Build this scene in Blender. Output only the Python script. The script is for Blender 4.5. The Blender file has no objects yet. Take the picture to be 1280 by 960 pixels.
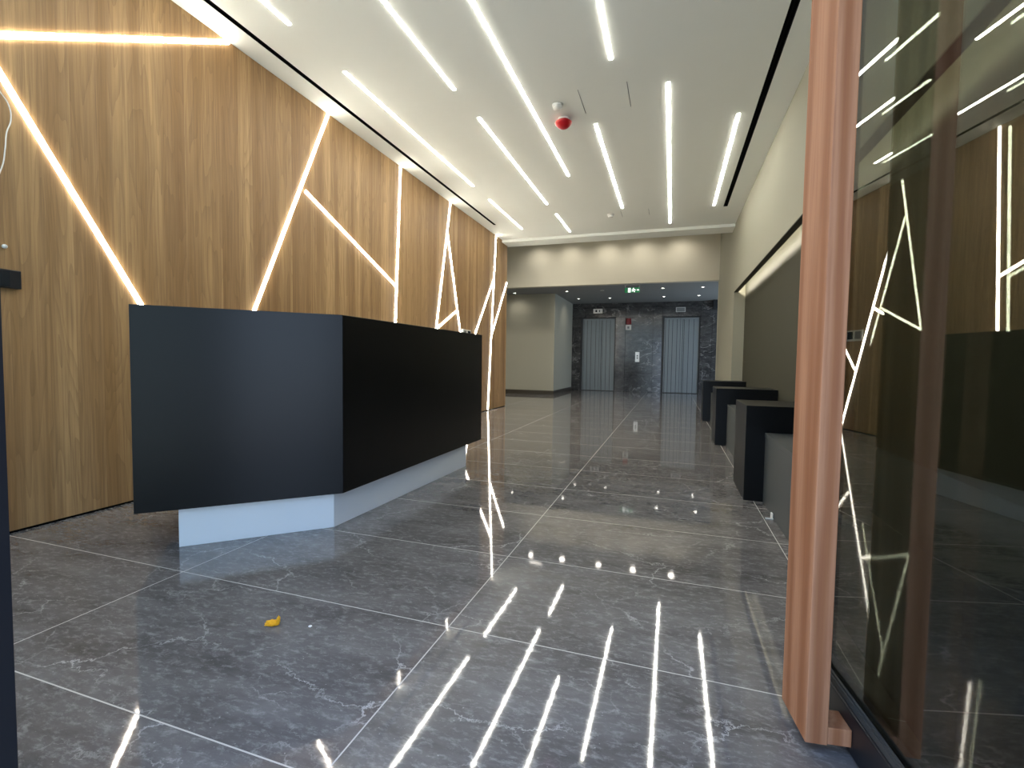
import bpy, bmesh, math, random
from mathutils import Vector, Matrix, noise
S = 0.87                                  # metres per camera height; all plan numbers below are in camera heights
random.seed(4)
scene = bpy.context.scene
COL = scene.collection

def H(x, y, z):                           # plan units (origin on the lens axis height) -> metres, floor at z = 0
    return Vector((x * S, y * S, (z + 1) * S))

def lin(r, g, b):
    f = lambda c: c / 12.92 if c <= .04045 else ((c + .055) / 1.055) ** 2.4
    return (f(r / 255), f(g / 255), f(b / 255), 1)

# ------------------------------------------------------------------ materials
def newmat(name):
    m = bpy.data.materials.new(name); m.use_nodes = True
    nt = m.node_tree
    b = nt.nodes['Principled BSDF']
    return m, nt, b

def N(nt, typ, **kw):
    n = nt.nodes.new(typ)
    for k, v in kw.items():
        if k.startswith('i_'):
            n.inputs[k[2:].replace('_', ' ')].default_value = v
        else:
            setattr(n, k, v)
    return n

def math_(nt, op, a, b=None, c=None):
    n = nt.nodes.new('ShaderNodeMath'); n.operation = op
    for i, v in enumerate((a, b, c)):
        if v is None: continue
        if isinstance(v, (int, float)): n.inputs[i].default_value = v
        else: nt.links.new(v, n.inputs[i])
    return n.outputs[0]

def vmath(nt, op, a, b=None):
    n = nt.nodes.new('ShaderNodeVectorMath'); n.operation = op
    for i, v in enumerate((a, b)):
        if v is None: continue
        if isinstance(v, (tuple, Vector)): n.inputs[i].default_value = v
        else: nt.links.new(v, n.inputs[i])
    return n.outputs[0]

def mapr(nt, v, a, b, c=0., d=1.):
    n = nt.nodes.new('ShaderNodeMapRange')
    nt.links.new(v, n.inputs[0])
    for i, q in enumerate((a, b, c, d)): n.inputs[i + 1].default_value = q
    return n.outputs[0]

def mix(nt, f, a, b, mode='MIX'):
    n = nt.nodes.new('ShaderNodeMix'); n.data_type = 'RGBA'; n.blend_type = mode
    for s, v in ((n.inputs[0], f), (n.inputs[6], a), (n.inputs[7], b)):
        if isinstance(v, (int, float, tuple)): s.default_value = v
        else: nt.links.new(v, s)
    return n.outputs[2]

def noise_(nt, vec, scale, detail=4, rough=.5, dist=0.):
    n = N(nt, 'ShaderNodeTexNoise'); n.inputs['Scale'].default_value = scale
    n.inputs['Detail'].default_value = detail; n.inputs['Roughness'].default_value = rough
    n.inputs['Distortion'].default_value = dist
    nt.links.new(vec, n.inputs['Vector'])
    return n.outputs['Fac']

def mapping(nt, vec, rot=(0, 0, 0), scale=(1, 1, 1), loc=(0, 0, 0)):
    n = N(nt, 'ShaderNodeMapping')
    n.inputs['Rotation'].default_value = rot; n.inputs['Scale'].default_value = scale; n.inputs['Location'].default_value = loc
    nt.links.new(vec, n.inputs['Vector'])
    return n.outputs[0]

def objco(nt):
    return nt.nodes.new('ShaderNodeTexCoord').outputs['Object']

def bump(nt, b, h, strength, dist):
    n = N(nt, 'ShaderNodeBump'); n.inputs['Strength'].default_value = strength; n.inputs['Distance'].default_value = dist
    nt.links.new(h, n.inputs['Height']); nt.links.new(n.outputs[0], b.inputs['Normal'])

def plain(name, col, rough=.5, spec=.5, metal=0., var=.04, scale=6.):
    m, nt, b = newmat(name)
    co = objco(nt)
    f = noise_(nt, co, scale, 5, .6)
    dark = tuple(c * (1 - var) for c in col[:3]) + (1,); lite = tuple(min(1, c * (1 + var)) for c in col[:3]) + (1,)
    nt.links.new(mix(nt, f, dark, lite), b.inputs['Base Color'])
    b.inputs['Roughness'].default_value = rough; b.inputs['Specular IOR Level'].default_value = spec; b.inputs['Metallic'].default_value = metal
    return m

def emit(name, col, strength):
    m, nt, b = newmat(name)
    b.inputs['Base Color'].default_value = (.8, .8, .8, 1)
    b.inputs['Emission Color'].default_value = col; b.inputs['Emission Strength'].default_value = strength
    return m

def veins(nt, vec, scale, width, dist, detail=3):
    n = noise_(nt, vec, scale, detail, .55, dist)
    d = math_(nt, 'ABSOLUTE', math_(nt, 'SUBTRACT', n, .5))
    return mapr(nt, d, 0., width, 1., 0.)

def floor_mat():
    m, nt, b = newmat('grey marble tile')
    co = objco(nt)
    PX, PY, OX, OY = 1.36 * S, .6915 * S, -.766 * S, .9 * S
    sep = N(nt, 'ShaderNodeSeparateXYZ'); nt.links.new(co, sep.inputs[0])
    tx = math_(nt, 'DIVIDE', math_(nt, 'SUBTRACT', sep.outputs[0], OX), PX)
    ty = math_(nt, 'DIVIDE', math_(nt, 'SUBTRACT', sep.outputs[1], OY), PY)
    ix, iy = math_(nt, 'FLOOR', tx), math_(nt, 'FLOOR', ty)
    cmb = N(nt, 'ShaderNodeCombineXYZ'); nt.links.new(ix, cmb.inputs[0]); nt.links.new(iy, cmb.inputs[1])
    wn = N(nt, 'ShaderNodeTexWhiteNoise'); wn.noise_dimensions = '3D'; nt.links.new(cmb.outputs[0], wn.inputs['Vector'])
    off = vmath(nt, 'MULTIPLY', wn.outputs['Color'], (37., 53., 0.))
    v = vmath(nt, 'ADD', co, off)
    vs = mapping(nt, v, (0, 0, math.radians(-16)), (1., 2.8, 1.))
    n1 = noise_(nt, vs, 2.1, 10, .7, .25)
    n2 = noise_(nt, mapping(nt, v, (0, 0, math.radians(-16)), (1., 2.1, 1.)), 24., 8, .76, .25)
    dk, md, lt = lin(78, 75, 73), lin(118, 115, 113), lin(168, 166, 165)
    c = mix(nt, mapr(nt, n1, .32, .68), dk, md)
    c = mix(nt, mapr(nt, n2, .50, .74, 0, .62), c, lt)
    # hairline cracks: cell borders of a roughened cell pattern, broken up
    wob = N(nt, 'ShaderNodeTexNoise'); wob.inputs['Scale'].default_value = 4.5; wob.inputs['Detail'].default_value = 7; wob.inputs['Roughness'].default_value = .68
    nt.links.new(v, wob.inputs['Vector'])
    def cracks(scale, amp, width, lo, hi, ms, rot):
        dv = vmath(nt, 'MULTIPLY', vmath(nt, 'SUBTRACT', wob.outputs['Color'], (.5, .5, .5)), (amp, amp, 0.))
        p = mapping(nt, vmath(nt, 'ADD', v, dv), (0, 0, rot), (1., 1.9, 1.))
        vo = N(nt, 'ShaderNodeTexVoronoi'); vo.feature = 'DISTANCE_TO_EDGE'; vo.voronoi_dimensions = '2D'; vo.inputs['Scale'].default_value = scale
        nt.links.new(p, vo.inputs['Vector'])
        e_ = mapr(nt, vo.outputs['Distance'], 0., width, 1., 0.)
        return math_(nt, 'MULTIPLY', e_, mapr(nt, noise_(nt, v, ms, 5, .65), lo, hi))
    c = mix(nt, math_(nt, 'MULTIPLY', cracks(1.5, .30, .011, .46, .62, 2.2, -.35), .75), c, lin(196, 194, 192))
    c = mix(nt, math_(nt, 'MULTIPLY', cracks(4.2, .16, .018, .51, .66, 3.4, .25), .6), c, lin(184, 182, 180))
    spk = mapr(nt, noise_(nt, v, 120., 2, .5), .70, .76)
    c = mix(nt, math_(nt, 'MULTIPLY', spk, .45), c, lin(200, 198, 196))
    # grout joints
    def edge(t, per):
        f = math_(nt, 'FRACT', t)
        d = math_(nt, 'MINIMUM', f, math_(nt, 'SUBTRACT', 1., f))
        return math_(nt, 'LESS_THAN', math_(nt, 'MULTIPLY', d, per), .0019)
    g = math_(nt, 'MAXIMUM', edge(tx, PX), edge(ty, PY))
    c = mix(nt, g, c, lin(186, 182, 176))
    nt.links.new(c, b.inputs['Base Color'])
    nt.links.new(math_(nt, 'ADD', mapr(nt, n2, .4, .7, .02, .075), mapr(nt, g, 0, 1, 0, .5)), b.inputs['Roughness'])
    b.inputs['IOR'].default_value = 1.62
    w = noise_(nt, co, 42., 3, .55)
    bump(nt, b, w, .1, .0004)
    return m

def dark_marble_mat():
    m, nt, b = newmat('dark veined marble')
    co = objco(nt)
    vs = mapping(nt, co, (.3, .35, 0), (1.1, 1, 1.9))
    n1 = noise_(nt, vs, 2.2, 9, .7, .8)
    n2 = noise_(nt, vs, 9., 6, .7, .4)
    c = mix(nt, mapr(nt, n1, .33, .68), lin(38, 38, 39), lin(84, 83, 83))
    c = mix(nt, mapr(nt, n2, .52, .76, 0, .5), c, lin(122, 121, 121))
    mk = mapr(nt, noise_(nt, co, 1.4, 3), .45, .6)
    c = mix(nt, math_(nt, 'MULTIPLY', math_(nt, 'MULTIPLY', veins(nt, vs, 1.5, .016, .9, 7), .6), mk), c, lin(170, 168, 166))
    nt.links.new(c, b.inputs['Base Color'])
    b.inputs['Roughness'].default_value = .13
    return m

def veneer_mat():
    m, nt, b = newmat('oak veneer')
    co = objco(nt)
    sep = N(nt, 'ShaderNodeSeparateXYZ'); nt.links.new(co, sep.inputs[0])
    y = sep.outputs[1]
    # staves of uneven width along the wall
    wob = noise_(nt, mapping(nt, co, (0, 0, 0), (0, 1, 0)), 3.3, 1)
    yy = math_(nt, 'ADD', math_(nt, 'MULTIPLY', y, 5.6), math_(nt, 'MULTIPLY', wob, 1.6))
    idx = math_(nt, 'FLOOR', yy)
    wn = N(nt, 'ShaderNodeTexWhiteNoise'); wn.noise_dimensions = '1D'; nt.links.new(idx, wn.inputs['W'])
    rnd = wn.outputs['Value']
    off = N(nt, 'ShaderNodeCombineXYZ'); nt.links.new(math_(nt, 'MULTIPLY', rnd, 31.), off.inputs[2]); nt.links.new(math_(nt, 'MULTIPLY', rnd, 9.), off.inputs[0])
    v = vmath(nt, 'ADD', co, off.outputs[0])
    # cathedral figure: contour lines of a low, tall noise field
    field = noise_(nt, mapping(nt, v, (0, 0, 0), (1, 5.5, .55)), 1.25, 2, .4, .15)
    rings = math_(nt, 'FRACT', math_(nt, 'MULTIPLY', field, 15.))
    rings = math_(nt, 'POWER', rings, 2.2)
    grain = noise_(nt, mapping(nt, v, (0, 0, 0), (1, 60, 1.1)), 1.6, 6, .62)
    pore = noise_(nt, mapping(nt, v, (0, 0, 0), (1, 190, 5.)), 1.7, 3, .6)
    broad = noise_(nt, mapping(nt, v, (0, 0, 0), (1, 7, .25)), 1.3, 3, .5)
    base = mix(nt, mapr(nt, broad, .36, .64), lin(152, 117, 75), lin(196, 160, 112))
    base = mix(nt, math_(nt, 'MULTIPLY', mapr(nt, rnd, .35, 1), .75), base, lin(138, 103, 64))
    base = mix(nt, math_(nt, 'MULTIPLY', rings, .34), base, lin(114, 86, 57))
    base = mix(nt, mapr(nt, grain, .42, .70, 0, .6), base, lin(118, 90, 61))
    base = mix(nt, mapr(nt, pore, .58, .8, 0, .35), base, lin(96, 66, 40))
    nt.links.new(base, b.inputs['Base Color'])
    b.inputs['Roughness'].default_value = .5; b.inputs['Specular IOR Level'].default_value = .35
    return m

def redwood_mat():
    m, nt, b = newmat('reddish hardwood')
    co = objco(nt)
    ring = N(nt, 'ShaderNodeTexWave'); ring.wave_type = 'BANDS'; ring.bands_direction = 'X'
    ring.inputs['Scale'].default_value = 9; ring.inputs['Distortion'].default_value = 9.; ring.inputs['Detail'].default_value = 3; ring.inputs['Detail Scale'].default_value = .6
    nt.links.new(mapping(nt, co, (0, 0, .5), (1, 1, .07)), ring.inputs['Vector'])
    g = noise_(nt, mapping(nt, co, (0, 0, 0), (70, 70, 2.2)), 2., 5, .6)
    c = mix(nt, mapr(nt, ring.outputs['Fac'], .1, .9), lin(144, 94, 62), lin(170, 121, 88))
    c = mix(nt, mapr(nt, g, .42, .75, 0, .55), c, lin(130, 82, 58))
    nt.links.new(c, b.inputs['Base Color'])
    b.inputs['Roughness'].default_value = .65; b.inputs['Specular IOR Level'].default_value = .18
    return m

def glass_mat():
    m, nt, b = newmat('tinted door glass')
    nt.nodes.remove(b)
    out = nt.nodes['Material Output']
    geo = N(nt, 'ShaderNodeNewGeometry')
    ior = mapr(nt, geo.outputs['Backfacing'], 0, 1, 1.52, 1 / 1.52)
    fr = N(nt, 'ShaderNodeFresnel'); nt.links.new(ior, fr.inputs['IOR'])
    tr = N(nt, 'ShaderNodeBsdfTransparent'); tr.inputs[0].default_value = (.72, .74, .70, 1)
    gl = N(nt, 'ShaderNodeBsdfGlossy'); gl.inputs['Roughness'].default_value = 0.; gl.inputs['Color'].default_value = (1, 1, 1, 1)
    mx = N(nt, 'ShaderNodeMixShader')
    nt.links.new(fr.outputs[0], mx.inputs[0]); nt.links.new(tr.outputs[0], mx.inputs[1]); nt.links.new(gl.outputs[0], mx.inputs[2])
    nt.links.new(mx.outputs[0], out.inputs['Surface'])
    return m

M = dict(
    floor=floor_mat(), marble=dark_marble_mat(), veneer=veneer_mat(), redwood=redwood_mat(), glass=glass_mat(),
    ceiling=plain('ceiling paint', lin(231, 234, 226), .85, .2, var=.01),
    beige=plain('beige wall paint', lin(146, 144, 129), .8, .25, var=.012),
    cream=plain('cream wall paint', lin(196, 191, 174), .8, .25, var=.012),
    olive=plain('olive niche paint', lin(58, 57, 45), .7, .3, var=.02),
    greywall=plain('pale grey wall paint', lin(176, 173, 156), .8, .25, var=.012),
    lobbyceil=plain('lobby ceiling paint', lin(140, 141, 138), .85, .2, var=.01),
    black=plain('black laminate', lin(7, 8, 9), .3, .3, var=.12, scale=3.),
    blackmetal=plain('black powder coat', lin(19, 21, 26), .4, .5, var=.08),
    bead=plain('dark rubber gasket', lin(58, 58, 56), .55, .4, var=.08),
    void=plain('black slot lining', lin(7, 7, 7), .9, .1, var=.1),
    kick=plain('white laminate', lin(222, 226, 228), .45, .45, var=.01),
    bench=plain('grey bench laminate', lin(66, 70, 70), .5, .4, var=.08, scale=9.),
    skirting=plain('dark skirting', lin(70, 64, 54), .5, .4, var=.06),
    doorsteel=plain('grey filmed steel', lin(124, 133, 138), .42, .5, .25, var=.08, scale=4.),
    darkframe=plain('dark lift frame', lin(30, 33, 37), .4, .5, var=.06),
    white=plain('white plastic', lin(222, 221, 214), .7, .2, var=.015),
    red=plain('red plastic', lin(176, 16, 26), .3, .5, var=.06),
    darkred=plain('dark red plastic', lin(130, 14, 22), .35, .5, var=.06),
    steel=plain('brushed steel', lin(196, 196, 194), .32, .5, .8, var=.05, scale=40.),
    greyplastic=plain('grey plastic', lin(120, 122, 122), .5, .4, var=.03),
    display=plain('dark display', lin(34, 38, 42), .2, .5, var=.05),
    green=plain('exit sign green', lin(8, 140, 84), .4, .4, var=.03),
    yellow=plain('yellow crumpled paper', lin(228, 166, 34), .7, .25, var=.18, scale=60.),
    pave=plain('pale paving', lin(186, 184, 178), .85, .2, var=.08, scale=2.),
    strip=emit('warm white diffuser', (1., .94, .82, 1), 41.),
    cstrip=emit('white diffuser', (1., .975, .88, 1), 45.),
    led=emit('niche led tape', (1., .93, .78, 1), 75.),
    lamp=emit('downlight lens', (1., .95, .86, 1), 22.),
    signglow=emit('sign pictogram white', (.95, 1., .97, 1), 1.1),
)

# ------------------------------------------------------------------ mesh helpers
def bm_box(bm, a, b):                     # two opposite corners, metres
    x0, x1 = sorted((a[0], b[0])); y0, y1 = sorted((a[1], b[1])); z0, z1 = sorted((a[2], b[2]))
    vs = [bm.verts.new(p) for p in ((x0, y0, z0), (x1, y0, z0), (x1, y1, z0), (x0, y1, z0), (x0, y0, z1), (x1, y0, z1), (x1, y1, z1), (x0, y1, z1))]
    for f in ((3, 2, 1, 0), (4, 5, 6, 7), (0, 1, 5, 4), (1, 2, 6, 5), (2, 3, 7, 6), (3, 0, 4, 7)):
        bm.faces.new([vs[i] for i in f])

def hbox(bm, x0, x1, y0, y1, z0, z1):     # in plan units
    bm_box(bm, H(x0, y0, z0), H(x1, y1, z1))

def bm_prism(bm, pts, z0, z1):            # pts counter-clockwise [(x,y)] metres
    lo = [bm.verts.new((x, y, z0)) for x, y in pts]; hi = [bm.verts.new((x, y, z1)) for x, y in pts]
    n = len(pts)
    bm.faces.new(lo[::-1]); bm.faces.new(hi)
    for i in range(n):
        j = (i + 1) % n
        bm.faces.new((lo[i], lo[j], hi[j], hi[i]))

def bm_lathe(bm, prof, seg=28, centre=(0, 0, 0)):   # prof [(r,z)] bottom to top, closed at axis with r=0
    rings = []
    for r, z in prof:
        if r < 1e-6: rings.append([bm.verts.new((centre[0], centre[1], centre[2] + z))])
        else: rings.append([bm.verts.new((centre[0] + r * math.cos(2 * math.pi * k / seg), centre[1] + r * math.sin(2 * math.pi * k / seg), centre[2] + z)) for k in range(seg)])
    for a, b in zip(rings, rings[1:]):
        for k in range(seg):
            l = (k + 1) % seg
            if len(a) == 1 and len(b) == 1: continue
            if len(a) == 1: bm.faces.new((a[0], b[l], b[k]))
            elif len(b) == 1: bm.faces.new((a[k], a[l], b[0]))
            else: bm.faces.new((a[k], a[l], b[l], b[k]))

def build(name, bm, mat, parent=None, bevel=0., smooth=False):
    bmesh.ops.recalc_face_normals(bm, faces=bm.faces)
    if bevel:
        bmesh.ops.bevel(bm, geom=list(bm.edges), offset=bevel, segments=2, profile=.5, affect='EDGES', clamp_overlap=True)
    me = bpy.data.meshes.new(name); bm.to_mesh(me); bm.free()
    if smooth:
        for p in me.polygons: p.use_smooth = True
    me.materials.append(mat)
    o = bpy.data.objects.new(name, me); COL.objects.link(o)
    if parent: o.parent = parent
    return o

def boxes(name, mat, *bs, parent=None, bevel=0.):
    bm = bmesh.new()
    for q in bs: hbox(bm, *q)
    return build(name, bm, mat, parent, bevel)

def tag(o, label, cat, group=None):
    o['label'] = label; o['category'] = cat
    if group: o['group'] = group
    return o

def structure(o, label=None):
    o['kind'] = 'structure'
    if label: o['label'] = label
    return o

def empty(name, loc, rz=0.):
    o = bpy.data.objects.new(name, None); COL.objects.link(o)
    o.location = loc; o.rotation_euler = (0, 0, rz); o.empty_display_size = .1
    return o

# ------------------------------------------------------------------ room shell
WX, RX, NX, ZC = -3.456, 1.016, 1.2, 2.53
FY, LY, EY, ZL, ZV = .5, 12.5, 16.75, 2.02, 3.2
structure(boxes('floor', M['floor'], (-7.5, 3.4, FY - .1, 17.2, -1.15, -1.0)), 'polished grey marble tiled floor with pale joints')
structure(boxes('pavement', M['pave'], (-9, 9, -12, FY - .1, -1.2, -1.03)), 'paving outside the entrance')
# main ceiling with two open slots
sl = (-3.236, -3.188); sr = (.716, .776); sy0, sy1 = .9, 8.52
structure(boxes('ceiling', M['ceiling'],
    (-3.7, sl[0], FY, 9.6, ZC, ZC + .12), (sl[1], sr[0], FY, 9.6, ZC, ZC + .12), (sr[1], 1.3, FY, 9.6, ZC, ZC + .12),
    (sl[0], sl[1], FY, sy0, ZC, ZC + .12), (sl[0], sl[1], sy1, 9.6, ZC, ZC + .12),
    (sr[0], sr[1], FY, sy0, ZC, ZC + .12), (sr[0], sr[1], sy1, 9.6, ZC, ZC + .12),
    ), 'white plaster ceiling')
structure(boxes('ceiling_edge', M['ceiling'], (-7.5, RX, 9.6, 10.03, ZC - .052, ZV)), 'white drop at the far edge of the ceiling')
structure(boxes('ceiling_void', M['ceiling'], (-7.5, 1.45, 10.03, LY + .2, ZV, ZV + .1)))
for (a, b), lab in ((sl, 'long black linear air slot in the ceiling beside the wood wall'), (sr, 'long black linear air slot in the ceiling beside the beige right wall')):
    e = empty('linear_diffuser', H((a + b) / 2, (sy0 + sy1) / 2, ZC))
    o = boxes('plenum', M['void'], (a, b, sy0, sy1, ZC + .021, ZC + .024), (a, a + .003, sy0, sy1, ZC, ZC + .021), (b - .003, b, sy0, sy1, ZC, ZC + .021), (a, b, sy0, sy0 + .003, ZC, ZC + .021), (a, b, sy1 - .003, sy1, ZC, ZC + .021))
    o.parent = e; o.matrix_parent_inverse = Matrix.Translation(-e.location)
    w = b - a
    o = boxes('blade', M['void'], (a + w * .46, a + w * .54, sy0 + .004, sy1 - .004, ZC + .006, ZC + .016))
    o.parent = e; o.matrix_parent_inverse = Matrix.Translation(-e.location)
    tag(e, lab, 'air vent', 'ceiling air slots')

structure(boxes('wall_left', M['veneer'], (-3.72, WX, FY - .1, 9.94, -.985, ZC)), 'oak veneer panelled wall')
structure(boxes('baseboard_left', M['void'], (-3.72, WX - .012, FY - .1, 9.935, -1.0, -.985)))
# right wall: lintel over the niche, pier beyond it, pier before it
NY0, NY1, NZ = .95, 9.42, 1.273
structure(boxes('wall_right', M['beige'],
    (RX, 1.45, NY1, 9.6, -1, ZC), (RX, 1.45, 9.6, LY, -1, ZV), (RX, 1.45, LY, LY + .2, ZL - .03, ZV), (RX, 1.45, FY, NY0, -1, ZC), (RX, RX + .008, NY0, NY1, NZ + .0101, ZC), (RX + .008, 1.45, NY0, NY1, NZ + .25, ZC)), 'beige painted wall above the niche')
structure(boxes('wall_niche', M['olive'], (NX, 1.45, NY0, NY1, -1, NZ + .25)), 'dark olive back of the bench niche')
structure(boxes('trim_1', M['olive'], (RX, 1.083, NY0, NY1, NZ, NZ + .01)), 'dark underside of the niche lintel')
e = boxes('led_tape', M['led'], (RX + .012, RX + .03, NY0 + .02, NY1 - .02, NZ + .035, NZ + .055))
tag(e, 'hidden warm light tape above the dark olive niche', 'light')

# header wall, lobby
structure(boxes('wall_header', M['cream'], (-7.5, RX, LY, LY + .2, ZL - .03, ZV)), 'cream header wall over the lift lobby')
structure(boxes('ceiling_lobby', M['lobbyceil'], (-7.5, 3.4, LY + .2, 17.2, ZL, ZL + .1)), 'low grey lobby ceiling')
structure(boxes('wall_corridor', M['greywall'], (-7.5, -3.36, 14.05, 17.2, -1, ZL)), 'pale grey wall block beside the lifts')
structure(boxes('baseboard_corridor', M['skirting'], (-7.5, -3.352, 14.035, 14.05, -1, -.885), (-3.36, -3.345, 14.035, EY, -1, -.885)))
structure(boxes('wall_corridor_end', M['greywall'], (-7.5, -7.3, 8.5, 14.05, -1, ZV)))
structure(boxes('wall_corridor_near', M['greywall'], (-7.3, -3.72, 8.5, 8.7, -1, ZV)))
# marble lift wall in slabs with fine open joints
j = .004
DL, DR, DZ = (-3.06, -1.86), (-.335, .845), 1.53
slabs = []
def slab(x0, x1, z0, z1): slabs.append((x0 + j, x1 - j, EY, EY + .12, z0 + j, z1 - j))
for z0, z1 in ((-1, .35), (.35, DZ)):
    slab(-3.5, DL[0], z0, z1); slab(DL[1], -1.53, z0, z1); slab(-.63, DR[0], z0, z1); slab(DR[1], 1.2, z0, z1); slab(1.2, 3.3, z0, z1)
for z0, z1 in ((-1, -.35), (-.35, .35), (.35, 1.0), (1.0, DZ)):
    slab(-1.53, -.63, z0, z1)
slab(-3.5, -2.9, DZ, 1.86); slab(-2.9, -1.86, DZ, 1.86); slab(-1.86, -1.53, DZ, 1.86); slab(-1.53, -.63, DZ, 1.86); slab(-.63, -.335, DZ, 1.86); slab(-.335, .845, DZ, 1.86); slab(.845, 1.2, DZ, 1.86); slab(1.2, 3.3, DZ, 1.86)
slab(-3.5, -1.53, 1.86, ZL); slab(-1.53, 0.1, 1.86, ZL); slab(.1, 1.2, 1.86, ZL); slab(1.2, 3.3, 1.86, ZL)
structure(boxes('wall_back', M['marble'], *slabs), 'dark veined marble lift wall')
structure(boxes('wall_back_core', M['void'], (-3.5, 3.3, EY + .13, EY + .35, -1, ZL)))
structure(boxes('trim_2', M['darkframe'], (1.2, 1.42, EY - .25, EY - .002, 1.74, ZL)), 'dark bulkhead at the right end of the lift wall')
# daylight side of the lobby: glazed end on the right
structure(boxes('wall_lobby_right', M['greywall'], (3.2, 3.4, LY + .2, 13.0, -1, ZL), (3.2, 3.4, 16.2, EY, -1, ZL), (3.2, 3.4, 13.0, 16.2, 1.6, ZL), (RX, 3.4, LY, LY + .2, -1, ZL - .031)))
w = empty('window_1', H(3.3, 14.6, -1))
o = boxes('window_frame', M['blackmetal'], (3.26, 3.34, 13.0, 13.06, -1, 1.6), (3.26, 3.34, 16.14, 16.2, -1, 1.6), (3.26, 3.34, 13.06, 16.14, 1.54, 1.6), (3.26, 3.34, 13.06, 16.14, -1, -.94), (3.26, 3.34, 14.57, 14.63, -.94, 1.54))
o.parent = w; o.matrix_parent_inverse = Matrix.Translation(-w.location)
structure(w)
# entrance front: dark posts, glazed side panel, transom
JX = -1.077
structure(boxes('trim_3', M['blackmetal'], (JX - .1, JX, FY - .1, FY, -1, ZC)), 'black entrance frame post')
structure(boxes('trim_4', M['blackmetal'], (.66, .76, FY - .1, FY, -1, ZC)), 'black entrance hinge post')
structure(boxes('trim_5', M['blackmetal'], (JX, .66, FY - .1, FY, 1.55, 1.65)), 'black entrance head rail')
structure(boxes('wall_front', M['beige'], (.76, 1.45, FY - .1, FY, -1, ZC)))
for n, (x0, x1, z0, z1) in (('window_2', (-3.4, JX - .1, -1, ZC)), ('window_3', (JX, .66, 1.65, ZC))):
    w = empty(n, H((x0 + x1) / 2, FY - .05, z0))
    f = .05
    o = boxes('window_frame', M['blackmetal'], (x0, x0 + f, FY - .09, FY - .01, z0, z1), (x1 - f, x1, FY - .09, FY - .01, z0, z1), (x0 + f, x1 - f, FY - .09, FY - .01, z0, z0 + f), (x0 + f, x1 - f, FY - .09, FY - .01, z1 - f, z1))
    o.parent = w; o.matrix_parent_inverse = Matrix.Translation(-w.location)
    o = boxes('glass_pane', M['glass'], (x0 + f, x1 - f, FY - .054, FY - .046, z0 + f, z1 - f))
    o.parent = w; o.matrix_parent_inverse = Matrix.Translation(-w.location)
    structure(w)

# ------------------------------------------------------------------ open glass entrance door (leaf swung inwards on the right)
DA, DD = math.radians(7.5), .66
dn = Vector((math.cos(DA), math.sin(DA))); dt = Vector((-math.sin(DA), math.cos(DA)))
door = empty('door_1', H(dn.x * DD + dt.x * .42, dn.y * DD + dt.y * .42, -1), DA)
# local frame: +x away from the room side (dn), +y along the leaf (dt), origin at the hinge foot, metres
def dbox(name, mat, *bs, parent=None, bevel=0.):
    bm = bmesh.new()
    for x0, x1, y0, y1, z0, z1 in bs: bm_box(bm, (x0 * S, (y0 - .42) * S, (z0 + 1) * S), (x1 * S, (y1 - .42) * S, (z1 + 1) * S))
    return build(name, bm, mat, parent or door, bevel)
ZT = 1.54; T0, T1 = .43, 1.66
r = dbox('bottom_rail', M['blackmetal'], (-.022, .062, T0, T1, -.992, -.885), bevel=.003)
dbox('glazing_bead', M['bead'], (-.016, -.002, T0 + .06, T1 - .06, -.884, -.868), (-.012, -.006, T0 + .06, T1 - .06, -.868, -.862), parent=r)
dbox('top_rail', M['blackmetal'], (-.022, .062, T0, T1, ZT - .09, ZT), bevel=.003)
dbox('stile', M['blackmetal'], (-.022, .062, T0, T0 + .055, -.884, ZT - .091), bevel=.003)
dbox('stile', M['blackmetal'], (-.022, .062, T1 - .055, T1, -.884, ZT - .091), bevel=.003)
dbox('glass_pane', M['glass'], (0, .002, T0 + .056, T1 - .056, -.884, ZT - .091))
dbox('glass_pane', M['glass'], (.047, .049, T0 + .056, T1 - .056, -.884, ZT - .091))
hx0, hx1, hu0, hu1 = -.131, -.078, 1.313, 1.479
h_ = dbox('pull_handle', M['redwood'], (hx0, hx1, hu0, hu1, -.972, 1.42), bevel=.0025)
h_['label'] = 'reddish wooden plank pull bar'
dbox('bracket', M['redwood'], (hx1 - .001, -.0225, hu0 + .002, hu0 + .075, -.970, -.925), parent=h_, bevel=.002)
dbox('bracket', M['redwood'], (hx1 - .001, .0, hu0 + .002, hu0 + .075, 1.46 - .09, 1.415), parent=h_, bevel=.002)
structure(door, 'open glass entrance door with a tall reddish wooden pull bar and black bottom rail')
door['category'] = 'door'

# ------------------------------------------------------------------ light strips
def wall_strip(p, q, label, w=.028, mat='strip', name='wall_light_strip'):
    (y0, z0), (y1, z1) = p, q
    a = Vector((y0 * S, (z0 + 1) * S)); b = Vector((y1 * S, (z1 + 1) * S))
    d = (b - a).normalized(); n = Vector((-d.y, d.x))
    prof = [(-.5, 0), (-.5, .003), (-.34, .0075), (0, .009), (.34, .0075), (.5, .003), (.5, 0)]
    bm = bmesh.new(); x = WX * S
    def ring(c): return [bm.verts.new((x + h, c.x + n.x * t * w, c.y + n.y * t * w)) for t, h in prof]
    A, B = ring(a), ring(b)
    k = len(prof)
    for i in range(k):
        m = (i + 1) % k
        bm.faces.new((A[i], A[m], B[m], B[i]))
    bm.faces.new(A); bm.faces.new(B)
    return tag(build(name, bm, M[mat]), label, 'light', 'light lines on the wood wall')

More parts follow.
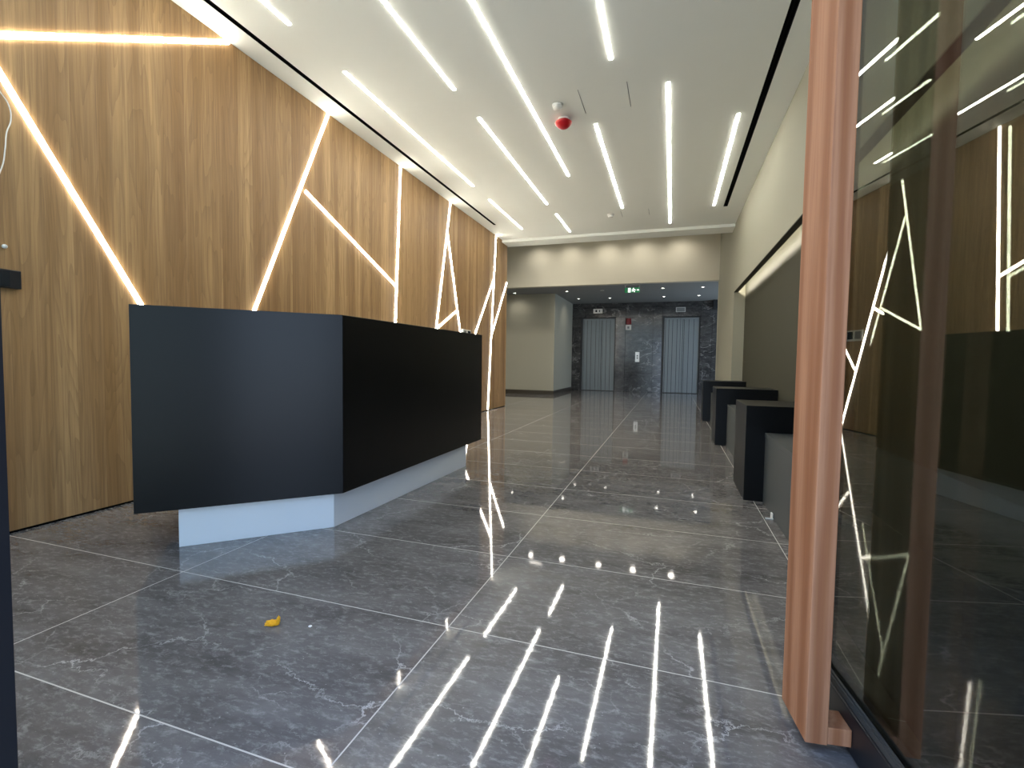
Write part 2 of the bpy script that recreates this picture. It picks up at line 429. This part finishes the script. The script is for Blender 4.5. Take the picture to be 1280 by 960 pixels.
wall_strip((.62, 1.10), (3.044, 2.525), 'bright light line running to the ceiling at the top left of the wood wall')
wall_strip((1.02, 2.515), (2.95, -.685), 'steep light line falling to the left end of the black reception desk')
wall_strip((4.225, 2.525), (3.03, -.12), 'long slanted light line from ceiling to desk with a branch leaving it on the right')
wall_strip((3.89, 1.63), (5.515, .955), 'diagonal branch joining the long slanted light line to the upright line behind the desk corner')
wall_strip((5.623, 2.525), (5.45, -.6), 'nearly upright light line from the ceiling behind the middle of the black desk')
wall_strip((7.123, 2.525), (6.654, .46), 'left leg of the narrow tent of light lines from the ceiling')
wall_strip((7.025, 2.02), (8.02, -.965), 'right leg of the narrow tent of light lines, carrying on down behind the desk')
wall_strip((6.672, .478), (7.40, .825), 'short rising light line crossing the foot of the narrow tent')
wall_strip((9.234, 2.525), (8.885, -.975), 'full height light line from ceiling to floor nearest the lift lobby')
wall_strip((9.115, 1.62), (7.76, -.06), 'light branch leaning left off the full height line')
wall_strip((9.932, 1.69), (9.04, .50), 'light branch leaning right off the full height line to the end of the wood wall')

def ceil_strip(x, y0, y1, label, w=.027):
    bm = bmesh.new(); z = (ZC + 1) * S
    prof = [(-.5, 0), (-.5, -.002), (-.34, -.005), (0, -.006), (.34, -.005), (.5, -.002), (.5, 0)]
    A = [bm.verts.new((x * S + t * w, y0 * S, z + h)) for t, h in prof]
    B = [bm.verts.new((x * S + t * w, y1 * S, z + h)) for t, h in prof]
    k = len(prof)
    for i in range(k):
        m = (i + 1) % k
        bm.faces.new((A[i], A[m], B[m], B[i]))
    bm.faces.new(A); bm.faces.new(B)
    return tag(build('ceiling_light_strip', bm, M['cstrip']), label, 'light', 'light lines in the ceiling')
ceil_strip(-2.83, 1.9, 3.035, 'ceiling light line nearest the entrance, beside the left air slot')
ceil_strip(-2.008, 1.7, 4.203, 'ceiling light line running out of the top of the picture left of the longest line')
ceil_strip(-2.817, 3.662, 6.549, 'long ceiling light line running beside the left air slot above the desk')
ceil_strip(-1.41, 1.5, 6.553, 'longest ceiling light line, ending left of the red detector')
ceil_strip(-1.985, 4.748, 7.622, 'middle length ceiling light line between the longest line and the line above the desk')
ceil_strip(-2.804, 7.164, 8.891, 'short ceiling light line close to the far end of the left air slot')
ceil_strip(-1.96, 8.174, 9.34, 'shortest ceiling light line, close to the drop above the lobby')
ceil_strip(-.555, 1.6, 4.173, 'ceiling light line running out of the top of the picture above the hatch seams')
ceil_strip(-.843, 5.236, 8.147, 'ceiling light line right of and beyond the red detector')
ceil_strip(-.104, 4.659, 9.252, 'long upright ceiling light line right of the hatch seams, running nearly to the ceiling drop')
ceil_strip(.568, 5.438, 8.42, 'ceiling light line closest to the right air slot')

# ------------------------------------------------------------------ reception desk
A_, B_, D_ = Vector((-2.519, 1.639)), Vector((-1.806, 2.325)), Vector((-1.787, 4.422))
ZB, ZD = -.79, .25
cd = (B_ - A_).normalized(); cin = Vector((-cd.y, cd.x))
ld = (D_ - B_).normalized(); lin_ = Vector((-ld.y, ld.x))
def inter(p, d, q, e):
    t = ((q - p).x * e.y - (q - p).y * e.x) / (d.x * e.y - d.y * e.x)
    return p + d * t
def off(dist):                             # outline pushed inwards: left end, corner, right end
    return A_ + cin * dist, inter(A_ + cin * dist, cd, B_ + lin_ * dist, ld), D_ + lin_ * dist
desk = empty('reception_desk', H(-2.1, 3.0, -1))
def dpart(name, mat, poly, z0, z1, bevel=.0015, parent=None):
    bm = bmesh.new()
    bm_prism(bm, [(p.x * S, p.y * S) for p in poly], (z0 + 1) * S, (z1 + 1) * S)
    o = build(name, bm, mat, None, bevel)
    o.parent = parent or desk
    o.matrix_parent_inverse = Matrix.Translation(-desk.location)
    return o
t = .045
a1, b1, d1 = off(t)
dpart('front_panel', M['black'], (A_, B_, b1, a1), ZB, ZD)
dpart('front_panel', M['black'], (B_, D_, d1, b1), ZB, ZD)
aI, bI, dI = off(.78)
tL = cd * t
dpart('side_panel', M['black'], (a1 + tL, aI + tL, aI, a1), ZB, ZD - .2)
tR = ld * t
dpart('side_panel', M['black'], (d1, dI, dI - tR, d1 - tR), ZB, ZD - .2)
a2, b2, d2 = off(.30)
dpart('top_ledge', M['black'], (a1, b1, b2, a2), ZD - .045, ZD)
dpart('top_ledge', M['black'], (b1, d1, d2, b2), ZD - .045, ZD)
a3, b3, d3 = off(t + .002); a4, b4, d4 = off(.76)
dpart('worktop', M['black'], (a3 + tL, b3, d3 - tR, d4 - tR, b4, a4 + tL), -.2, -.16)
dpart('bottom_board', M['black'], (a3 + tL, b3, d3 - tR, d4 - tR, b4, a4 + tL), ZB + .002, ZB + .03)
k0, k1, k2 = Vector((-2.421, 1.794)), Vector((-1.872, 2.325)), Vector((-1.815, 4.117))
ki = .5
kin0, kin2 = k0 + cin * ki, k2 + lin_ * ki
kin1 = inter(kin0, cd, kin2, ld)
dpart('plinth', M['kick'], (k0, k1, k2, kin2, kin1, kin0), -1, ZB)
tag(desk, 'long matt black reception desk with an angled end and white plinth', 'desk')

# ------------------------------------------------------------------ benches and black blocks
for y0, y1, lab in ((1.35, 3.845, 'grey bench between the wooden pull bar and the nearest black block'),
                    (4.455, 6.33, 'grey bench between the nearest and the middle black blocks'),
                    (6.91, 8.885, 'grey bench between the middle and the farthest black blocks')):
    e = empty('bench', H(.93, (y0 + y1) / 2, -1))
    for nm, q in (('seat', (.652, NX - .004, y0 + .004, y1 - .004, -.525, -.493)), ('base', (.654, NX - .004, y0 + .006, y1 - .006, -1, -.526))):
        o = boxes(nm, M['bench'], q, bevel=.0015); o.parent = e; o.matrix_parent_inverse = Matrix.Translation(-e.location)
    tag(e, lab, 'bench', 'grey benches along the niche')
for y0, y1, lab in ((3.845, 4.45, 'nearest of the three black blocks between the benches'),
                    (6.335, 6.90, 'middle one of the three black blocks between the benches'),
                    (8.89, 9.38, 'farthest black block, at the far end of the niche')):
    bm = bmesh.new(); hbox(bm, .526, NX - .004, y0, y1, -1, -.302)
    tag(build('armrest_block', bm, M['black'], None, .002), lab, 'armrest', 'black blocks between the benches')

# ------------------------------------------------------------------ lifts
def lift(name, x0, x1, seam, lab):
    e = empty(name, H((x0 + x1) / 2, EY + .09, -1))
    def part(nm, mat, *bs, parent=None, bevel=0.):
        o = boxes(nm, mat, *bs, bevel=bevel); o.parent = parent or e
        o.matrix_parent_inverse = Matrix.Translation(-e.location)
        return o
    yb = EY + .05
    part('door_frame', M['darkframe'], (x0 + .003, x0 + .06, yb - .03, yb + .07, -.995, DZ - .004), (x1 - .03, x1 - .003, yb - .03, yb + .07, -.995, DZ - .004), (x0 + .06, x1 - .03, yb - .03, yb + .07, DZ - .035, DZ - .004))
    part('backing', M['void'], (x0 + .061, x1 - .031, yb + .03, yb + .06, -.994, DZ - .036))
    part('sill', M['darkframe'], (x0 + .061, x1 - .031, EY - .01, yb + .029, -.999, -.985))
    L, R = x0 + .066, x1 - .036
    for a, b, cuts in ((L, seam - .004, (.07, .28, .52, .80)), (seam + .004, R, (.13, .20, .45, .72))):
        xs = [a] + [a + (b - a) * c for c in cuts] + [b]
        g = .0055
        part('door_panel', M['doorsteel'], *[(p + (g if i else 0), q - (g if i < 4 else 0), yb, yb + .02, -.984, DZ - .085) for i, (p, q) in enumerate(zip(xs, xs[1:]))],
             (a, b, yb, yb + .02, DZ - .084, DZ - .037))
    structure(e, lab); e['category'] = 'door'
lift('door_2', *DL, -2.42, 'left lift door of grey grooved panels')
lift('door_3', *DR, .235, 'right lift door of grey grooved panels')

def group_parts(e, parts, under=None):
    first = None
    for nm, mat, q, bv in parts:
        o = boxes(nm, mat, *q, bevel=bv); o.parent = e; o.matrix_parent_inverse = Matrix.Translation(-e.location)
        if under and nm in under and first: o.parent = first; o.matrix_parent_inverse = Matrix.Identity(4)
        first = first or o
    return first
e = empty('floor_indicator', H(-2.47, EY, 1.75))
group_parts(e, [('plate', M['steel'], [(-2.633, -2.314, EY - .018, EY - .001, 1.675, 1.83)], .001),
                ('display', M['display'], [(-2.56, -2.50, EY - .022, EY - .0185, 1.715, 1.79)], 0), ('display', M['display'], [(-2.43, -2.40, EY - .022, EY - .0185, 1.715, 1.79)], 0)], ('display',))
tag(e, 'steel floor indicator plate with dark displays above the left lift door', 'indicator', 'floor indicators above the lifts')
e = empty('floor_indicator', H(.226, EY, 1.75))
group_parts(e, [('plate', M['steel'], [(.076, .376, EY - .018, EY - .001, 1.675, 1.83)], .001),
                ('display', M['greyplastic'], [(.10, .35, EY - .021, EY - .0185, 1.69, 1.81)], 0)], ('display',))
tag(e, 'plain steel floor indicator plate above the right lift door', 'indicator', 'floor indicators above the lifts')
e = empty('lift_call_switch', H(-1.115, EY, .18))
cp = group_parts(e, [('plate', M['steel'], [(-1.185, -1.046, EY - .02, EY, .017, .352)], .001)])
for z in (.15, .225):
    bm = bmesh.new(); bm_lathe(bm, [(0, 0), (.022, 0), (.022, .006), (0, .008)], 20)
    bmesh.ops.rotate(bm, verts=bm.verts, cent=(0, 0, 0), matrix=Matrix.Rotation(math.pi / 2, 3, 'X'))
    bmesh.ops.translate(bm, verts=bm.verts, vec=H(-1.115, EY - .0203, z))
    o = build('button', bm, M['display']); o.parent = cp
tag(e, 'upright steel lift call plate on the marble between the lift doors', 'call panel')
e = empty('mounted_fire_alarm', H(-1.435, EY, 1.29))
bm = bmesh.new()
prof = [(-.095, 0), (.095, 0), (.085, .05), (.06, .08), (-.06, .08), (-.085, .05)]
lo = [bm.verts.new(H(-1.435 + x, EY - .001 - d, 1.29)) for x, d in prof]; hi = [bm.verts.new(H(-1.435 + x * .9, EY - .001 - d * .85, 1.486)) for x, d in prof]
bm.faces.new(lo); bm.faces.new(hi)
for i in range(6): bm.faces.new((lo[i], lo[(i + 1) % 6], hi[(i + 1) % 6], hi[i]))
o = build('sounder', bm, M['darkred'], None, .004); o.parent = e; o.matrix_parent_inverse = Matrix.Translation(-e.location)
kp = group_parts(e, [('call_point', M['white'], [(-1.525, -1.336, EY - .05, EY, 1.093, 1.27)], .003)])
o = boxes('push_plate', M['greyplastic'], (-1.465, -1.40, EY - .054, EY - .0505, 1.14, 1.215), bevel=.001); o.parent = kp
group_parts(e, [('beacon', M['darkred'], [(-1.47, -1.40, EY - .052, EY - .001, 1.271, 1.289)], .001)])
tag(e, 'red alarm sounder above a white call point on the marble between the lifts', 'fire alarm')

# exit sign under the lobby ceiling, just behind the header
sy, sx, st = LY + .07, -1.008, ZL - .03
e = empty('exit_sign', H(sx, sy, st))
group_parts(e, [('mounting_bar', M['greyplastic'], [(sx - .19, sx + .19, sy - .02, sy + .04, st - .042, st - .001)], .001),
                ('hanger', M['greyplastic'], [(sx - .19, sx - .175, sy, sy + .015, st - .095, st - .0425)], 0), ('hanger', M['greyplastic'], [(sx + .175, sx + .19, sy, sy + .015, st - .095, st - .0425)], 0)])
sp_panel = group_parts(e, [('panel', M['green'], [(sx - .185, sx + .185, sy, sy + .02, st - .225, st - .0955)], .001)])
def sign_poly(pts, nm, mat):
    bm = bmesh.new()
    f = [bm.verts.new(H(sx + x, sy - .004, st - .215 + z)) for x, z in pts]; b = [bm.verts.new(H(sx + x, sy - .0005, st - .215 + z)) for x, z in pts]
    bm.faces.new(f); bm.faces.new(b)
    for i in range(len(pts)): bm.faces.new((f[i], f[(i + 1) % len(pts)], b[(i + 1) % len(pts)], b[i]))
    build(nm, bm, mat).parent = sp_panel
sign_poly([(-.10, 0), (-.035, 0), (-.035, .108), (-.10, .108)], 'doorway_symbol', M['signglow'])
sign_poly([(.03 + .016 * math.cos(k * math.pi / 5), .095 + .016 * math.sin(k * math.pi / 5)) for k in range(10)], 'figure_head', M['signglow'])
sign_poly([(.01, .075), (.06, .08), (.095, .05), (.085, .042), (.06, .06), (.05, .04), (.075, .004), (.055, .002), (.03, .03), (-.005, .014), (-.012, .026), (.022, .048), (.02, .06), (-.012, .052), (-.016, .062)], 'figure_body', M['signglow'])
sign_poly([(.11, .046), (.14, .046), (.14, .028), (.176, .055), (.14, .082), (.14, .064), (.11, .064)], 'arrow', M['signglow'])
tag(e, 'green running figure exit sign hanging at the edge of the lobby ceiling', 'exit sign')

# ------------------------------------------------------------------ downlights
def spot(loc, energy, size=math.radians(150), blend=1., col=(1, .93, .82)):
    l = bpy.data.lights.new('spot', 'SPOT'); l.energy = energy; l.spot_size = size; l.spot_blend = blend; l.color = col; l.shadow_soft_size = .03
    o = bpy.data.objects.new('downlight_beam', l); COL.objects.link(o); o.location = loc
    return o
def downlight(x, y, z, label, lit=True, energy=11, r=.036, grp='lobby downlights', soft=.05):
    e = empty('downlight', H(x, y, z))
    bm = bmesh.new(); bm_lathe(bm, [(r, -.001), (r + .012, -.001), (r + .012, -.006), (r, -.010), (r - .003, -.003), (r - .003, -.001)], 28)
    o = build('ring', bm, M['white'], e, 0, True)
    bm = bmesh.new(); bm_lathe(bm, [(0, -.004), (r - .004, -.004), (r - .004, -.001), (0, -.001)], 28)
    build('lens', bm, M['lamp'] if lit else M['greyplastic'], e)
    tag(e, label, 'downlight', grp)
    if lit and energy: 
        s = spot((0, 0, -.02), energy); s.parent = e; s.data.shadow_soft_size = soft
    return e
front = 'front row under the lobby ceiling'
downlight(-4.5, 13.69, ZL, 'lit downlight farthest left, beside the end of the wood wall')
downlight(-2.93, 13.69, ZL, 'lit downlight in the front row nearest the corner of the pale wall block')
downlight(-1.925, 13.74, ZL, 'unlit grey downlight left of the green exit sign', lit=False)
downlight(-.291, 13.68, ZL, 'lit downlight in the front row, first to the right of the exit sign')
downlight(.717, 13.70, ZL, 'lit downlight in the front row nearest the right wall')
downlight(-2.897, 15.36, ZL, 'lit downlight in the back row above the left lift door')
downlight(-1.911, 15.40, ZL, 'lit downlight in the back row left of the exit sign')
downlight(-.287, 15.40, ZL, 'lit downlight in the back row before the left edge of the right lift door')
downlight(.711, 15.36, ZL, 'lit downlight in the back row above the right edge of the right lift door')
WASH = ((-3.42, 'leftmost'), (-2.57, 'second from left'), (-1.63, 'middle one'), (-.78, 'second from right'), (.13, 'rightmost'))
for x, w_ in WASH:
    downlight(x, 12.08, ZV, 'recessed downlight high above the cream header wall, %s of five' % w_, energy=30, grp='header wall downlights', soft=.06)
for x, w_ in ((-5.2, 'left'), (-3.0, 'right')):  # two unseen lamps added to brighten the pale wall block
    downlight(x, 10.9, ZV, 'added unseen downlight high behind the end of the wood wall, the %s one of two' % w_, energy=260, grp='added corridor fill lights', soft=.3)

# ------------------------------------------------------------------ ceiling devices
def cdev(name, x, y, label, parts):
    e = empty(name, H(x, y, ZC))
    for nm, prof, mat in parts:
        bm = bmesh.new(); bm_lathe(bm, prof, 32); build(nm, bm, M[mat], e, 0, True)
    return tag(e, label, 'detector')
cdev('smoke_detector', -1.143, 4.744, 'small white smoke detector on the ceiling above the red one',
     [('base', [(0, -.001), (.046, -.001), (.046, -.014), (0, -.014)], 'white'), ('head', [(0, -.0145), (.041, -.0145), (.038, -.034), (.022, -.044), (0, -.046)], 'white')])
cdev('alarm_detector', -1.144, 5.02, 'red ceiling alarm detector on a white base',
     [('base', [(0, -.001), (.05, -.001), (.05, -.018), (0, -.018)], 'white'), ('cover', [(0, -.0185), (.052, -.0185), (.078, -.040), (.074, -.052), (.042, -.082), (.02, -.092), (0, -.094)], 'red')])
cdev('smoke_detector', -1.068, 8.45, 'small white detector on the ceiling near the drop above the lobby',
     [('base', [(0, -.001), (.05, -.001), (.05, -.012), (0, -.012)], 'white'), ('head', [(0, -.0125), (.042, -.0125), (.036, -.036), (0, -.042)], 'white')])
def hatch(x0, x1, y0, y1, label):
    bm = bmesh.new(); g = .006; z = ZC
    e2 = .0003
    o_ = [bm.verts.new(H(x, y, z - .0012)) for x, y in ((x0, y0), (x1, y0), (x1, y1), (x0, y1))]
    i_ = [bm.verts.new(H(x, y, z - .0012)) for x, y in ((x0 + g, y0 + e2), (x1 - g, y0 + e2), (x1 - g, y1 - e2), (x0 + g, y1 - e2))]
    for k in range(4): bm.faces.new((o_[k], o_[(k + 1) % 4], i_[(k + 1) % 4], i_[k]))
    bmesh.ops.solidify(bm, geom=list(bm.faces), thickness=.001)
    return tag(build('ceiling_hatch', bm, M['greyplastic']), label, 'hatch', 'ceiling hatch seams')
hatch(-.908, -.455, 4.54, 4.985, 'pair of thin seams of a ceiling hatch right of the red detector')
hatch(-.89, -.434, 8.3, 8.65, 'pair of faint seams of a ceiling hatch near the drop above the lobby')

# ------------------------------------------------------------------ small things
e = empty('wall_terminal', H(WX, 1.48, .405))
group_parts(e, [('housing', M['blackmetal'], [(WX + .001, WX + .030, 1.28, 1.681, .356, .456)], .003), ('screen', M['display'], [(WX + .0305, WX + .033, 1.30, 1.63, .366, .446)], 0)], ('screen',))
tag(e, 'black wall terminal on the wood wall at the left edge', 'terminal')
bm = bmesh.new(); bm_lathe(bm, [(0, .014), (.006, .013), (.010, .006), (.010, 0), (0, 0)], 16)
bmesh.ops.rotate(bm, verts=bm.verts, cent=(0, 0, 0), matrix=Matrix.Rotation(math.pi / 2, 3, 'Y'))
bmesh.ops.translate(bm, verts=bm.verts, vec=H(WX + .001, 1.626, .581))
tag(build('cable_outlet', bm, M['white'], None, 0, True), 'small white plug on the wood wall just above the black terminal', 'outlet')
# loose white cable
pts = [H(WX + .012, y, z) for y, z in ((1.45, 1.60), (1.58, 1.46), (1.632, 1.390), (1.660, 1.345), (1.668, 1.27), (1.648, 1.192), (1.640, 1.108), (1.622, 0.996), (1.57, .88), (1.45, .80))]
cu = bpy.data.curves.new('cable', 'CURVE'); cu.dimensions = '3D'; cu.bevel_depth = .0026; cu.bevel_resolution = 3
sp = cu.splines.new('BEZIER'); sp.bezier_points.add(len(pts) - 1)
for bp, p in zip(sp.bezier_points, pts): bp.co = p; bp.handle_left_type = bp.handle_right_type = 'AUTO'
tmp = bpy.data.objects.new('cable_tmp', cu); COL.objects.link(tmp)
dg = bpy.context.evaluated_depsgraph_get(); me = bpy.data.meshes.new_from_object(tmp.evaluated_get(dg))
bpy.data.objects.remove(tmp)
me.materials.clear(); me.materials.append(M['white'])
for p in me.polygons: p.use_smooth = True
o = bpy.data.objects.new('loose_cable', me); COL.objects.link(o)
tag(o, 'loose white cable looping out of the wood wall at the left edge', 'cable')
e = empty('wall_control', H(WX, 7.78, .46))
group_parts(e, [('plate', M['white'], [(WX + .001, WX + .02, 7.60, 7.965, .372, .535)], .002), ('screen', M['display'], [(WX + .0205, WX + .023, 7.81, 7.94, .40, .515)], 0), ('key_pad', M['greyplastic'], [(WX + .0205, WX + .023, 7.63, 7.76, .40, .515)], 0)], ('screen', 'key_pad'))
tag(e, 'white wall control plate just showing above the far end of the desk', 'control panel')

# crumpled yellow scrap
bm = bmesh.new()
bmesh.ops.create_icosphere(bm, subdivisions=4, radius=1)
for v in bm.verts:
    n = v.co.copy()
    r = 1 + .35 * noise.noise(n * 2.1 + Vector((3, 1, 5))) + .18 * noise.noise(n * 5.3) + .08 * noise.noise(n * 13)
    v.co = Vector((n.x * .020 * r, n.y * .014 * r, (n.z * .62 * r + .6) * .014))
for v in bm.verts: v.co.z = max(0.0, v.co.z)
bm2 = bmesh.new(); bmesh.ops.create_icosphere(bm2, subdivisions=3, radius=1)
for v in bm2.verts:
    n = v.co.copy()
    r = 1 + .3 * noise.noise(n * 2.7 + Vector((9, 4, 1))) + .12 * noise.noise(n * 8)
    v.co = Vector((.019 + n.x * .0065 * r + n.z * .003, .004 + n.y * .007 * r, .013 + n.z * .0165 * r))
    v.co.z = max(0.0, v.co.z)
tm = bpy.data.meshes.new('t'); bm2.to_mesh(tm); bm2.free(); bm.from_mesh(tm); bpy.data.meshes.remove(tm)
o = build('paper_scrap', bm, M['yellow']); o.location = H(-1.389, 1.375, -1) + Vector((0, 0, .0005)); o.rotation_euler = (0, 0, .35)
tag(o, 'small crumpled yellow scrap on the floor before the desk', 'scrap')
bm = bmesh.new(); bmesh.ops.create_icosphere(bm, subdivisions=2, radius=.006)
for v in bm.verts: v.co = Vector((v.co.x * (1 + .4 * noise.noise(v.co * 300)), v.co.y, max(0, v.co.z * .5)))
o = build('plaster_crumb', bm, M['white']); o.location = H(-1.251, 1.419, -1) + Vector((0, 0, .0003))
tag(o, 'white plaster crumb on the floor to the right of the yellow scrap', 'crumb')
bm = bmesh.new()
bm_box(bm, (-.02, -.02, 0), (.02, -.012, .006)); bm_box(bm, (.012, -.012, 0), (.02, .02, .03))
o = build('tile_spacer', bm, M['white'], None, .001); o.location = H(.626, 3.45, -1) + Vector((0, 0, .0003))
tag(o, 'small white plastic tile spacer on the floor against the nearest bench', 'tile spacer')

# ------------------------------------------------------------------ light from outside
wd = bpy.data.worlds.new('World'); scene.world = wd; wd.use_nodes = True
nt = wd.node_tree; bg = nt.nodes['Background']
tc = N(nt, 'ShaderNodeTexCoord'); sp_ = N(nt, 'ShaderNodeSeparateXYZ'); nt.links.new(tc.outputs['Generated'], sp_.inputs[0])
c = mix(nt, mapr(nt, sp_.outputs[2], -.05, .7), (.68, .85, 1.05, 1), (.36, .56, 1., 1))
nt.links.new(c, bg.inputs['Color']); bg.inputs['Strength'].default_value = 3.9
sun = bpy.data.lights.new('sun', 'SUN'); sun.energy = 9; sun.angle = .02; sun.color = (1, .97, .92)
so = bpy.data.objects.new('sun', sun); COL.objects.link(so); so.rotation_euler = Vector((1, -.15, -1)).to_track_quat('-Z', 'Y').to_euler()

# ------------------------------------------------------------------ camera
yaw, pitch, roll = .32094, .048512, -.014046
F = 599.3
fw = Vector((-math.sin(yaw) * math.cos(pitch), math.cos(yaw) * math.cos(pitch), -math.sin(pitch)))
rt = Vector((math.cos(yaw), math.sin(yaw), 0)); dw = fw.cross(rt)
r2 = math.cos(roll) * rt + math.sin(roll) * dw; d2 = -math.sin(roll) * rt + math.cos(roll) * dw
cam = bpy.data.cameras.new('Camera'); co_ = bpy.data.objects.new('Camera', cam); COL.objects.link(co_)
mw = Matrix((r2, -d2, -fw)).transposed().to_4x4(); mw.translation = H(0, 0, 0)
co_.matrix_world = mw
cam.sensor_fit = 'HORIZONTAL'; cam.sensor_width = 36; cam.lens = F / 1280 * 36; cam.clip_start = .02; cam.clip_end = 200
scene.camera = co_
vs = scene.view_settings
scene.display_settings.display_device = 'sRGB'
vs.view_transform = 'Standard'; vs.look = 'None'; vs.gamma = 1; vs.use_curve_mapping = False; vs.exposure = 0.
scene.cycles.max_bounces = 10; scene.cycles.glossy_bounces = 6; scene.cycles.transparent_max_bounces = 12
scene.cycles.sample_clamp_indirect = 6
